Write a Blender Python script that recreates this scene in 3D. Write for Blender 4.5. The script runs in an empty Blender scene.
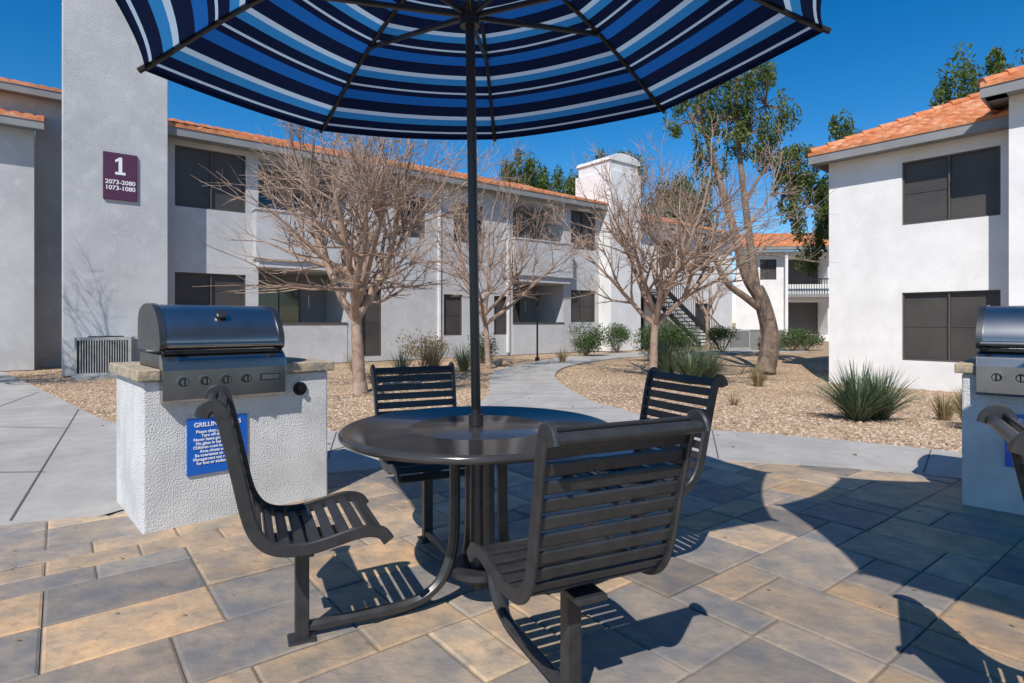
import bpy, math, random
from mathutils import Vector, Matrix, noise
R=random.Random(7)
C=bpy.context.scene.collection

# ------------------------------------------------------------------ materials
def mat(name, c1, rough=.6, metal=0., c2=None, vs=2., bump=0., bs=40., bd=.02, c3=None, vs2=9., attr=None, spec=.5, detail=6., transl=0., t3=(.5,.7), lines=None, dirt=None):
    m=bpy.data.materials.new(name); m.use_nodes=True
    nt=m.node_tree; N=nt.nodes; L=nt.links
    p=N['Principled BSDF']; p.inputs['Roughness'].default_value=rough; p.inputs['Metallic'].default_value=metal
    p.inputs['Specular IOR Level'].default_value=spec
    tc=N.new('ShaderNodeTexCoord')
    def rgb(c): return (c[0],c[1],c[2],1)
    cur=None
    if attr:
        a=N.new('ShaderNodeAttribute'); a.attribute_name=attr; cur=a.outputs['Color']
    if c2:
        n=N.new('ShaderNodeTexNoise'); n.inputs['Scale'].default_value=vs; n.inputs['Detail'].default_value=detail
        L.new(tc.outputs['Object'],n.inputs['Vector'])
        r=N.new('ShaderNodeMapRange'); r.inputs[1].default_value=.35; r.inputs[2].default_value=.65
        L.new(n.outputs[0],r.inputs[0])
        mx=N.new('ShaderNodeMix'); mx.data_type='RGBA'
        L.new(r.outputs[0],mx.inputs[0])
        mx.inputs[6].default_value=rgb(c1); mx.inputs[7].default_value=rgb(c2)
        if attr:
            mx2=N.new('ShaderNodeMix'); mx2.data_type='RGBA'; mx2.blend_type='MULTIPLY'; mx2.inputs[0].default_value=1.
            L.new(cur,mx2.inputs[6]); L.new(mx.outputs[2],mx2.inputs[7]); cur=mx2.outputs[2]
        else: cur=mx.outputs[2]
        if c3:
            n2=N.new('ShaderNodeTexNoise'); n2.inputs['Scale'].default_value=vs2; n2.inputs['Detail'].default_value=detail; n2.inputs['Roughness'].default_value=.65
            L.new(tc.outputs['Object'],n2.inputs['Vector'])
            r2=N.new('ShaderNodeMapRange'); r2.inputs[1].default_value=t3[0]; r2.inputs[2].default_value=t3[1]
            L.new(n2.outputs[0],r2.inputs[0])
            m3=N.new('ShaderNodeMix'); m3.data_type='RGBA'; L.new(r2.outputs[0],m3.inputs[0])
            L.new(cur,m3.inputs[6]); m3.inputs[7].default_value=rgb(c3); cur=m3.outputs[2]
    if dirt and cur:
        n4=N.new('ShaderNodeTexNoise'); n4.inputs['Scale'].default_value=dirt[0]; n4.inputs['Detail'].default_value=9; n4.inputs['Roughness'].default_value=.7
        L.new(tc.outputs['Object'],n4.inputs['Vector'])
        r4=N.new('ShaderNodeMapRange'); r4.inputs[1].default_value=.35; r4.inputs[2].default_value=.68; r4.inputs[3].default_value=1.06; r4.inputs[4].default_value=dirt[1]
        L.new(n4.outputs[0],r4.inputs[0])
        v4=N.new('ShaderNodeVectorMath'); v4.operation='SCALE'; L.new(cur,v4.inputs[0]); L.new(r4.outputs[0],v4.inputs['Scale']); cur=v4.outputs[0]
    if lines and cur:
        w=N.new('ShaderNodeTexWave'); w.bands_direction='Z'; w.inputs['Scale'].default_value=lines; L.new(tc.outputs['Object'],w.inputs['Vector'])
        r5=N.new('ShaderNodeMapRange'); r5.inputs[3].default_value=.93; r5.inputs[4].default_value=1.06; L.new(w.outputs['Fac'],r5.inputs[0])
        v5=N.new('ShaderNodeVectorMath'); v5.operation='SCALE'; L.new(cur,v5.inputs[0]); L.new(r5.outputs[0],v5.inputs['Scale']); cur=v5.outputs[0]
    if cur: L.new(cur,p.inputs['Base Color'])
    else: p.inputs['Base Color'].default_value=rgb(c1)
    if bump>0:
        nb=N.new('ShaderNodeTexNoise'); nb.inputs['Scale'].default_value=bs; nb.inputs['Detail'].default_value=5
        L.new(tc.outputs['Object'],nb.inputs['Vector'])
        b=N.new('ShaderNodeBump'); b.inputs['Strength'].default_value=bump; b.inputs['Distance'].default_value=bd
        L.new(nb.outputs[0],b.inputs['Height']); L.new(b.outputs[0],p.inputs['Normal'])
    if transl>0:
        t=N.new('ShaderNodeBsdfTranslucent'); ms=N.new('ShaderNodeMixShader'); ms.inputs[0].default_value=transl
        if cur: L.new(cur,t.inputs[0])
        else: t.inputs[0].default_value=rgb(c1)
        out=N['Material Output']
        L.new(p.outputs[0],ms.inputs[1]); L.new(t.outputs[0],ms.inputs[2]); L.new(ms.outputs[0],out.inputs[0])
    return m

M={}
M['stucco']=mat('stucco',(.53,.532,.535),.9,c2=(.45,.453,.46),vs=.6,bump=.5,bs=55,bd=.02,spec=.2,c3=(.56,.56,.56),vs2=3,dirt=(1.6,.93))
M['stucco_w']=mat('stucco_white',(.78,.77,.75),.9,c2=(.72,.71,.695),vs=.7,bump=.45,bs=60,bd=.018,spec=.2,dirt=(1.4,.94))
M['stucco_blk']=mat('stucco_block',(.72,.71,.69),.9,c2=(.62,.61,.595),vs=3,bump=.8,bs=110,bd=.016,spec=.2,dirt=(3.,.9))
M['trim']=mat('painted_trim',(.24,.245,.25),.7,c2=(.20,.205,.21),vs=2)
M['screen']=mat('sun_screen',(.068,.060,.054),.5,c2=(.045,.040,.038),vs=1.2,bump=.2,bs=300,bd=.003,lines=5.2)
M['glass']=mat('dark_glass',(.02,.024,.03),.06,spec=.8)
M['frame']=mat('window_frame',(.08,.07,.062),.5)
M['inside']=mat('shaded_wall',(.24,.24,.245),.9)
M['tile']=mat('roof_tile',(.62,.23,.09),.85,c2=(.45,.15,.06),vs=5,c3=(.70,.40,.24),vs2=3,bump=.4,bs=30,bd=.02)
M['metal']=mat('charcoal_metal',(.040,.040,.042),.38,metal=.35,c2=(.056,.056,.058),vs=20,bump=.12,bs=220,bd=.001)
M['tabletop']=mat('table_metal',(.055,.052,.051),.17,metal=.4,c2=(.085,.080,.078),vs=5,bump=.06,bs=150,bd=.001)
M['pole']=mat('umbrella_pole_metal',(.05,.047,.046),.35,metal=.6)
M['black']=mat('black_metal',(.015,.015,.016),.45,metal=.3)
M['steel']=mat('stainless_steel',(.42,.41,.40),.30,metal=1.,c2=(.34,.332,.325),vs=5,bump=.05,bs=60,bd=.002)
M['steel_d']=mat('dark_steel',(.16,.158,.155),.38,metal=.9,c2=(.11,.11,.11),vs=8)
M['stone']=mat('counter_stone',(.44,.34,.22),.8,c2=(.25,.22,.18),vs=14,c3=(.58,.49,.35),vs2=25,bump=.7,bs=30,bd=.012)
M['blue']=mat('blue_sign',(.01,.12,.52),.35)
M['white']=mat('white_paint',(.8,.8,.8),.5)
M['maroon']=mat('maroon_sign',(.085,.022,.06),.45)
M['concrete']=mat('concrete',(.45,.425,.395),.85,c2=(.35,.33,.305),vs=1.3,c3=(.39,.36,.325),vs2=12,bump=.25,bs=120,bd=.006,dirt=(2.5,.82))
M['joint']=mat('joint',(.11,.10,.09),.9)
M['grout']=mat('sand_joint',(.19,.16,.13),.95,bump=.3,bs=100)
M['paver']=mat('paver',(1.24,1.06,.86),.60,c2=(.74,.75,.77),vs=6,bump=.65,bs=20,bd=.012,attr='Col',c3=(.19,.168,.15),vs2=15,t3=(.53,.85),dirt=(1.3,.80))
M['bark']=mat('bare_bark',(.40,.285,.21),.85,c2=(.27,.185,.14),vs=8,bump=.5,bs=30,bd=.01)
M['bark2']=mat('brown_bark',(.26,.19,.14),.9,c2=(.14,.10,.075),vs=5,bump=.8,bs=20,bd=.02)
M['leaf']=mat('leaf',(.12,.17,.035),.5,c2=(.06,.105,.02),vs=1.6,transl=.4,c3=(.22,.26,.06),vs2=3)
M['leafd']=mat('shrub_leaf',(.07,.13,.03),.55,c2=(.04,.08,.018),vs=5,transl=.25,c3=(.15,.20,.04),vs2=9)
M['blade']=mat('blade_leaf',(.13,.18,.10),.5,c2=(.08,.12,.06),vs=6,c3=(.21,.25,.14),vs2=12,transl=.15)
M['dry']=mat('dry_grass',(.36,.27,.14),.8,c2=(.22,.17,.08),vs=9,transl=.2)
M['ac']=mat('ac_paint',(.36,.36,.35),.6)

def gravel_mat(name='gravel'):
    m=bpy.data.materials.new(name); m.use_nodes=True
    nt=m.node_tree;N=nt.nodes;L=nt.links;p=N['Principled BSDF'];p.inputs['Roughness'].default_value=.95;p.inputs['Specular IOR Level'].default_value=.2
    tc=N.new('ShaderNodeTexCoord')
    v=N.new('ShaderNodeTexVoronoi'); v.inputs['Scale'].default_value=28; L.new(tc.outputs['Object'],v.inputs['Vector'])
    sep=N.new('ShaderNodeSeparateColor'); L.new(v.outputs['Color'],sep.inputs[0])
    r=N.new('ShaderNodeValToRGB'); e=r.color_ramp.elements
    e[0].position=0;e[0].color=(.22,.14,.085,1);e[1].position=1;e[1].color=(.70,.53,.37,1)
    x=e.new(.35);x.color=(.43,.295,.185,1);x=e.new(.75);x.color=(.54,.385,.245,1)
    L.new(sep.outputs[0],r.inputs[0])
    n=N.new('ShaderNodeTexNoise');n.inputs['Scale'].default_value=.7;n.inputs['Detail'].default_value=8;L.new(tc.outputs['Object'],n.inputs['Vector'])
    mr=N.new('ShaderNodeMapRange');mr.inputs[1].default_value=.3;mr.inputs[2].default_value=.7;mr.inputs[3].default_value=.66;mr.inputs[4].default_value=1.1;L.new(n.outputs[0],mr.inputs[0])
    vm=N.new('ShaderNodeVectorMath');vm.operation='SCALE';L.new(r.outputs[0],vm.inputs[0]);L.new(mr.outputs[0],vm.inputs['Scale'])
    L.new(vm.outputs[0],p.inputs['Base Color'])
    b=N.new('ShaderNodeBump');b.inputs['Strength'].default_value=.9;b.inputs['Distance'].default_value=.02;b.invert=True
    L.new(v.outputs['Distance'],b.inputs['Height']);L.new(b.outputs[0],p.inputs['Normal'])
    return m
M['gravel']=gravel_mat()

def canopy_mat():
    m=bpy.data.materials.new('striped_canvas'); m.use_nodes=True
    nt=m.node_tree;N=nt.nodes;L=nt.links;p=N['Principled BSDF'];p.inputs['Roughness'].default_value=.85;p.inputs['Specular IOR Level'].default_value=.1
    a=N.new('ShaderNodeAttribute');a.attribute_name='t'
    mu=N.new('ShaderNodeMath');mu.operation='MULTIPLY';mu.inputs[1].default_value=4.9;L.new(a.outputs['Fac'],mu.inputs[0])
    fr=N.new('ShaderNodeMath');fr.operation='FRACT';L.new(mu.outputs[0],fr.inputs[0])
    r=N.new('ShaderNodeValToRGB');r.color_ramp.interpolation='CONSTANT';e=r.color_ramp.elements
    navy=(.006,.012,.042,1);blue=(.012,.12,.42,1);wh=(.46,.60,.74,1);mid=(.03,.22,.52,1)
    e[0].position=0;e[0].color=blue;e[1].position=.14;e[1].color=navy
    for pos,c in ((.38,wh),(.47,mid),(.62,navy),(.79,wh),(.835,navy),(.94,blue)):
        x=e.new(pos);x.color=c
    L.new(fr.outputs[0],r.inputs[0]);L.new(r.outputs[0],p.inputs['Base Color'])
    t=N.new('ShaderNodeBsdfTranslucent');L.new(r.outputs[0],t.inputs[0])
    ms=N.new('ShaderNodeMixShader');ms.inputs[0].default_value=.37
    L.new(p.outputs[0],ms.inputs[1]);L.new(t.outputs[0],ms.inputs[2]);L.new(ms.outputs[0],N['Material Output'].inputs[0])
    return m
M['canopy']=canopy_mat()

# ------------------------------------------------------------------ mesh builder
class MB:
    def __init__(s): s.v=[];s.f=[];s.m=[];s.mats=[];s.c=[];s.t=None
    def mi(s,k):
        if k not in s.mats: s.mats.append(k)
        return s.mats.index(k)
    def add(s,vs,fs,k,col=None):
        o=len(s.v); s.v+= [tuple(x) for x in vs]; i=s.mi(k)
        for f in fs: s.f.append(tuple(a+o for a in f)); s.m.append(i); s.c.append(col)
    def quad(s,a,b,c,d,k): s.add([a,b,c,d],[(0,1,2,3)],k)
    def box(s,x0,x1,y0,y1,z0,z1,k,mx=None):
        vs=[Vector((x,y,z)) for z in (z0,z1) for y in (y0,y1) for x in (x0,x1)]
        if mx: vs=[mx@v for v in vs]
        s.add(vs,[(0,2,3,1),(4,5,7,6),(0,1,5,4),(2,6,7,3),(0,4,6,2),(1,3,7,5)],k)
    def tube(s,path,rad,n,k,cap=True):
        path=[Vector(p) for p in path]
        if not hasattr(rad,'__len__'): rad=[rad]*len(path)
        vs=[];u=None
        for i,p in enumerate(path):
            t=(path[min(i+1,len(path)-1)]-path[max(i-1,0)])
            if t.length<1e-9: t=Vector((0,0,1))
            t.normalize()
            if u is None:
                u=t.cross(Vector((0,0,1)) if abs(t.z)<.9 else Vector((1,0,0))).normalized()
            else:
                u=(u-t*u.dot(t)); u=u.normalized() if u.length>1e-6 else t.orthogonal().normalized()
            w=t.cross(u)
            for j in range(n):
                a=2*math.pi*j/n; vs.append(p+(u*math.cos(a)+w*math.sin(a))*rad[i])
        fs=[]
        for i in range(len(path)-1):
            for j in range(n):
                a=i*n+j;b=i*n+(j+1)%n; fs.append((a,b,b+n,a+n))
        if cap: fs.append(tuple(range(n))[::-1]); fs.append(tuple(range((len(path)-1)*n,len(path)*n)))
        s.add(vs,fs,k)
    def sweep(s,path,side,w,h,k,ch=.25):
        side=Vector(side).normalized(); path=[Vector(p) for p in path]
        c=min(w,h)*ch; a=w/2;b=h/2
        prof=[(a,b-c),(a-c,b),(-a+c,b),(-a,b-c),(-a,-b+c),(-a+c,-b),(a-c,-b),(a,-b+c)]
        vs=[];n=8
        for i,p in enumerate(path):
            t=(path[min(i+1,len(path)-1)]-path[max(i-1,0)]).normalized()
            nn=t.cross(side).normalized()
            for q in prof: vs.append(p+side*q[0]+nn*q[1])
        fs=[]
        for i in range(len(path)-1):
            for j in range(n):
                x=i*n+j;y=i*n+(j+1)%n; fs.append((x,y,y+n,x+n))
        fs.append(tuple(range(n))[::-1]); fs.append(tuple(range((len(path)-1)*n,len(path)*n)))
        s.add(vs,fs,k)
    def lathe(s,prof,n,k,cx=0,cy=0):
        vs=[];m=len(prof)
        for j in range(n):
            a=2*math.pi*j/n
            for r,z in prof: vs.append((cx+r*math.cos(a),cy+r*math.sin(a),z))
        fs=[]
        for j in range(n):
            for i in range(m-1):
                a=j*m+i;b=((j+1)%n)*m+i; fs.append((a,b,b+1,a+1))
        s.add(vs,fs,k)
    def obj(s,name,parent=None,smooth=False,bevel=0,loc=(0,0,0),rz=0,angle=40):
        me=bpy.data.meshes.new(name); me.from_pydata(s.v,[],s.f)
        for k in s.mats: me.materials.append(M[k])
        me.polygons.foreach_set('material_index',s.m)
        if any(c is not None for c in s.c):
            at=me.color_attributes.new('Col','FLOAT_COLOR','CORNER'); arr=[]
            for p,c in zip(me.polygons,s.c):
                c=c or (1,1,1); arr+= [c[0],c[1],c[2],1.]*p.loop_total
            at.data.foreach_set('color',arr)
        if s.t is not None:
            at=me.attributes.new('t','FLOAT','POINT'); at.data.foreach_set('value',s.t)
        me.update()
        ob=bpy.data.objects.new(name,me); C.objects.link(ob)
        ob.location=loc; ob.rotation_euler=(0,0,rz)
        if parent: ob.parent=parent
        if smooth:
            me.polygons.foreach_set('use_smooth',[True]*len(me.polygons))
            try: me.set_sharp_from_angle(angle=math.radians(angle))
            except Exception: pass
        if bevel>0:
            b=ob.modifiers.new('bev','BEVEL'); b.width=bevel; b.segments=2; b.limit_method='ANGLE'
        return ob
def empty(name,loc=(0,0,0),rz=0):
    e=bpy.data.objects.new(name,None); C.objects.link(e); e.location=loc; e.rotation_euler=(0,0,rz); return e
def text(name,body,size,loc,parent,k='white',rot=(math.pi/2,0,0),align='CENTER',off=0):
    cu=bpy.data.curves.new(name,'FONT'); cu.body=body; cu.size=size; cu.align_x=align; cu.extrude=.002; cu.offset=off
    cu.materials.append(M[k]); o=bpy.data.objects.new(name,cu); C.objects.link(o); o.location=loc; o.rotation_euler=rot; o.parent=parent; return o
def catmull(P,n=5):
    P=[Vector(p) for p in P]; out=[]
    for i in range(len(P)-1):
        p0=P[max(i-1,0)];p1=P[i];p2=P[i+1];p3=P[min(i+2,len(P)-1)]
        for j in range(n):
            t=j/n
            out.append(.5*((2*p1)+(-p0+p2)*t+(2*p0-5*p1+4*p2-p3)*t*t+(-p0+3*p1-3*p2+p3)*t**3))
    out.append(P[-1]); return out
def inpoly(x,y,P):
    c=False;n=len(P);j=n-1
    for i in range(n):
        xi,yi=P[i];xj,yj=P[j]
        if (yi>y)!=(yj>y) and x<(xj-xi)*(y-yi)/(yj-yi)+xi: c=not c
        j=i
    return c

# ------------------------------------------------------------------ ground
def gz(x,y):
    d=math.hypot((x-8.2),(y-12.3)*.9); t=max(0,min(1,(7.-d)/4.5)); t=t*t*(3-2*t)
    return -.02-.24*t
def axis(near0,near1,step,far):
    a=[]; x=near0
    while x<=near1+1e-6: a.append(x); x+=step
    ext=[];s=step;x=near0
    while x>-far: s*=1.6; x-=s; ext.append(x)
    ext.reverse(); a=ext+a; s=step;x=near1
    while x<far: s*=1.6; x+=s; a.append(x)
    return a
xs=axis(-16,22,.5,900); ys=axis(-4,34,.5,900)
g=MB(); vs=[(x,y,gz(x,y)) for y in ys for x in xs]; nx=len(xs)
g.add(vs,[(j*nx+i,j*nx+i+1,(j+1)*nx+i+1,(j+1)*nx+i) for j in range(len(ys)-1) for i in range(nx-1)],'gravel')
g.obj('gravel_ground',smooth=True)

near_edge=[(-8,1.5),(-3.0,3.42),(-2.48,3.60),(-1.5,4.55),(0,5.1),(1.0,5.12),(1.79,5.0),(3.19,4.55),(5,3.2),(7.5,1.2)]
far_edge=[(9,2.2),(6,4.0),(4.05,5.35),(3.1,6.0),(2.29,6.38),(1.75,6.8)]
back_r=[(1.65,7.5),(1.2,8.8),(1.03,10.3),(.93,11.8),(.98,13.2),(1.25,14.8),(1.9,16.6),(3.7,19.5),(6.4,21.6),(12,23.5),(12,25),(6,23.6),(3.5,21.9),(1.5,19.3),(.2,16.3),(-.35,14.6),(-.46,13.2),(-.46,11.8),(-.39,10.3),(-.45,8.8),(-.7,7.5),(-1.1,6.8)]
left_far=[(-1.9,6.35),(-3.2,6.4),(-4.5,6.7),(-7.,9.0),(-10.5,12.3),(-12.2,13.9),(-13.4,13.9),(-20,9),(-20,1.5)]
def smooth_poly(P,n=4):
    return [(p.x,p.y) for p in catmull([(a,b,0) for a,b in P],n)]
walk=smooth_poly(near_edge)+smooth_poly(far_edge+back_r[:9])+back_r[9:11]+smooth_poly(back_r[11:]+left_far[:6])+left_far[6:]
cw=MB(); n=len(walk); ztop=.020
cw.add([(x,y,ztop) for x,y in walk]+[(x,y,-.08) for x,y in walk],[tuple(range(n))]+[(i,(i+1)%n,(i+1)%n+n,i+n) for i in range(n)],'concrete')
cw.obj('concrete_walkway')
jm=MB()
def jl(a,b,w=.006):
    a=Vector((*a,ztop+.004));b=Vector((*b,ztop+.004));t=(b-a).normalized();s=Vector((-t.y,t.x,0))*w
    jm.add([a-s,b-s,b+s,a+s],[(0,1,2,3)],'joint')
for a,b in [((-3.0,3.47),(-5.9,7.9)),((-4.7,2.9),(-8.0,9.8)),((-7,1.95),(-12,13)),((-1.5,4.62),(-1.9,6.28)),((.1,5.16),(.1,6.9)),((1.8,5.06),(2.2,6.38)),((3.25,4.58),(3.9,5.4)),((4.3,3.85),(5.3,4.45)),
            ((-.55,8.0),(1.45,8.0)),((-.36,9.6),(1.05,9.6)),((-.4,11.2),(.92,11.2)),((-.4,12.8),(.92,12.8)),((-.3,14.6),(1.15,14.6)),((-3.7,4.6),(-16,4.2)),((-5,6.5),(-16,7.6)),((-1.1,6.82),(1.7,6.82))]: jl(a,b)
jm.obj('walkway_joint_lines')

def yedge(x):
    P=near_edge
    if x<=P[0][0]: return P[0][1]
    for (a,b),(c,d) in zip(P,P[1:]):
        if x<=c: return b+(d-b)*(x-a)/(c-a)
    return P[-1][1]
pv=MB(); th=math.radians(38); ct,st=math.cos(th),math.sin(th); cs=.195
occ=set(); palette=[(.45,.345,.245),(.41,.33,.25),(.31,.285,.26),(.255,.245,.24),(.50,.37,.245),(.35,.305,.26),(.29,.28,.275),(.43,.355,.275),(.48,.40,.31),(.24,.225,.215)]
for i in range(-42,43):
    for j in range(-42,43):
        if (i,j) in occ: continue
        opts=[(2,2),(2,3),(3,2),(2,1),(2,2),(3,2),(1,2),(2,3)]; R.shuffle(opts); opts+=[(1,1)]
        for a,b in opts:
            cells=[(i+p,j+q) for p in range(a) for q in range(b)]
            if not any(c in occ for c in cells): break
        occ.update(cells)
        def w(u,v): 
            X=u*cs;Y=v*cs; return (X*ct-Y*st, 1.5+X*st+Y*ct)
        cx,cy=w(i+a/2,j+b/2)
        if cy>yedge(cx)+.38 or cy<-3 or abs(cx)>7.4: continue
        gp=.0035/cs; ch=.010/cs; z1=.013+R.uniform(-.002,.002); zb=-.01
        tx,ty=R.uniform(-.0015,.0015),R.uniform(-.0015,.0015)
        def ring(e,z,tl=0): return [(*w(i+e,j+e),z-tl*tx-tl*ty),(*w(i+a-e,j+e),z+tl*tx-tl*ty),(*w(i+a-e,j+b-e),z+tl*tx+tl*ty),(*w(i+e,j+b-e),z-tl*tx+tl*ty)]
        vs=ring(gp,zb)+ring(gp,z1-.005)+ring(gp+ch,z1,1)
        c=R.choice(palette);k=R.uniform(.80,1.14)
        pv.add(vs,[(8,9,10,11)]+[(l,(l+1)%4,(l+1)%4+4,l+4) for l in range(4)]+[(l+4,(l+1)%4+4,(l+1)%4+8,l+8) for l in range(4)],'paver',(c[0]*k,c[1]*k,c[2]*k))
pv.obj('paver_patio')
gb=MB(); P=[(x,yedge(x)+.4) for x in [-7.4+i*.4 for i in range(38)]]
gb.add([(x,y,.004) for x,y in P]+[(P[-1][0],-3,.004),(P[0][0],-3,.004)],[tuple(range(len(P)+2))],'grout')
gb.obj('patio_sand_bed')

gs=MB(); cnt=0; cols=[(.55,.42,.30),(.42,.29,.19),(.62,.50,.38),(.33,.22,.15),(.5,.36,.25)]
M['pebble']=mat('pebble',(1,1,1),.9,c2=(.85,.85,.85),vs=30,attr='Col')
while cnt<22000:
    y=5+ (R.random()**1.6)*11; x=R.uniform(-.9,.95)*y
    if inpoly(x,y,walk) or y<yedge(x)+.5: continue
    r=R.uniform(.010,.026); z=gz(x,y); a=R.random()*6.28; ca,sa=math.cos(a)*r,math.sin(a)*r; h=r*R.uniform(.5,.9)
    gs.add([(x+ca,y+sa,z),(x-sa*.8,y+ca*.8,z),(x-ca,y-sa,z),(x+sa*.8,y-ca*.8,z),(x+ca*.2,y+sa*.2,z+h)],[(0,1,4),(1,2,4),(2,3,4),(3,0,4)],'pebble',R.choice(cols)); cnt+=1
for _ in range(260):
    k=R.randrange(len(walk)); x0,y0=walk[k]; x,y=x0+R.gauss(0,.18),y0+R.gauss(0,.18)
    if not inpoly(x,y,walk) or y<yedge(x)+.5: continue
    r=R.uniform(.006,.013); z=ztop; a=R.random()*6.28; ca,sa=math.cos(a)*r,math.sin(a)*r
    gs.add([(x+ca,y+sa,z),(x-sa*.8,y+ca*.8,z),(x-ca,y-sa,z),(x+sa*.8,y-ca*.8,z),(x,y,z+r*.8)],[(0,1,4),(1,2,4),(2,3,4),(3,0,4)],'pebble',R.choice(cols))
gs.obj('gravel_stones')

# ------------------------------------------------------------------ table, chairs
T1=(-.142,2.5); A1=math.atan2(-.475,-.88)-.06
def make_table(cx,cy,a0):
    e=empty('patio_table',(cx,cy,.013),a0)
    t=MB(); t.lathe([(.0,.728),(.45,.728),(.555,.722),(.574,.722),(.582,.728),(.584,.738),(.580,.748),(.570,.753),(.560,.753),(.552,.7495),(.30,.7495),(.295,.7475),(.290,.7495),(.05,.7495),(.0,.7495)],96,'tabletop')
    t.obj('table_top',e,smooth=True,angle=60)
    b=MB()
    for k in range(4):
        a=k*math.pi/2; c,s=math.cos(a),math.sin(a)
        pts=[(.11,.725),(.11,.5),(.112,.32),(.125,.22),(.165,.125),(.23,.07),(.31,.045),(.42,.04),(.60,.04),(.745,.04)]
        b.sweep([(r*c,r*s,z) for r,z in [(p.x,p.z) for p in catmull([(r,0,z) for r,z in pts],4)]],(-s,c,0),.042,.042,'metal',.3)
        mx=Matrix.Rotation(a,4,'Z')
        b.box(.03,.40,-.02,.02,.70,.7275,'metal',mx)
    b.lathe([(.0,.06),(.04,.06),(.04,.70),(.0,.70)],20,'metal')
    b.lathe([(.0,.70),(.16,.70),(.16,.712),(.0,.712)],32,'metal')
    b.lathe([(.0,.13),(.13,.13),(.13,.155),(.0,.155)],32,'metal')
    b.obj('table_legs',e,smooth=True)
    return e
prof=[(1.092,.893),(1.084,.917),(1.063,.930),(1.043,.918),(1.028,.875),(1.014,.82),(.997,.74),(.978,.65),(.960,.565),(.938,.50),(.902,.452),(.85,.427),(.77,.42),(.69,.432),(.61,.448),(.555,.449),(.515,.435),(.492,.405)]
def make_chair(cx,cy,a):
    e=empty('patio_chair',(cx,cy,.013),a)
    path=[(p.x,p.z) for p in catmull([(s,0,z) for s,z in prof],6)]
    f=MB()
    for sd in (-1,1):
        f.sweep([(s,sd*(.228+.012*max(0,(z-.5)/.45)),z) for s,z in path],(0,1,0),.016,.044,'metal',.3)
    f.tube([(1.076,-.242,.905),(1.076,.242,.905)],.018,10,'metal')
    f.obj('chair_side_frames',e,smooth=True)
    L=[0]
    for p,q in zip(path,path[1:]): L.append(L[-1]+math.hypot(q[0]-p[0],q[1]-p[1]))
    sl=MB(); d=.080; w=.037
    while d<L[-1]-.01:
        i=max(k for k in range(len(L)) if L[k]<=d); i=min(i,len(path)-2)
        q=(d-L[i])/(L[i+1]-L[i]); s=path[i][0]+(path[i+1][0]-path[i][0])*q; z=path[i][1]+(path[i+1][1]-path[i][1])*q
        tx,tz=path[i+1][0]-path[i][0],path[i+1][1]-path[i][1]; l=math.hypot(tx,tz);tx/=l;tz/=l
        nnx,nnz=-tz,tx
        pr=[(-.5,-.3),(-.5,.3),(-.38,.5),(.38,.5),(.5,.3),(.5,-.3),(.38,-.5),(-.38,-.5)]
        vs=[]
        for yy in (-.225,.225):
            for a_,b_ in pr: vs.append((s+tx*a_*w+nnx*b_*.012,yy,z+tz*a_*w+nnz*b_*.012))
        sl.add(vs,[(k,(k+1)%8,(k+1)%8+8,k+8) for k in range(8)]+[tuple(range(8)),tuple(range(15,7,-1))],'metal')
        d+=.0505
    sl.obj('chair_slats',e)
    b=MB()
    b.box(.745,.795,-.025,.025,0,.392,'metal'); b.box(.72,.82,-.045,.045,-.004,.008,'metal')
    b.box(.748,.792,-.219,.219,.385,.402,'metal'); b.box(.64,.90,-.05,.05,.378,.398,'metal')
    b.obj('chair_post',e,bevel=.004)
    return e
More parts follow.
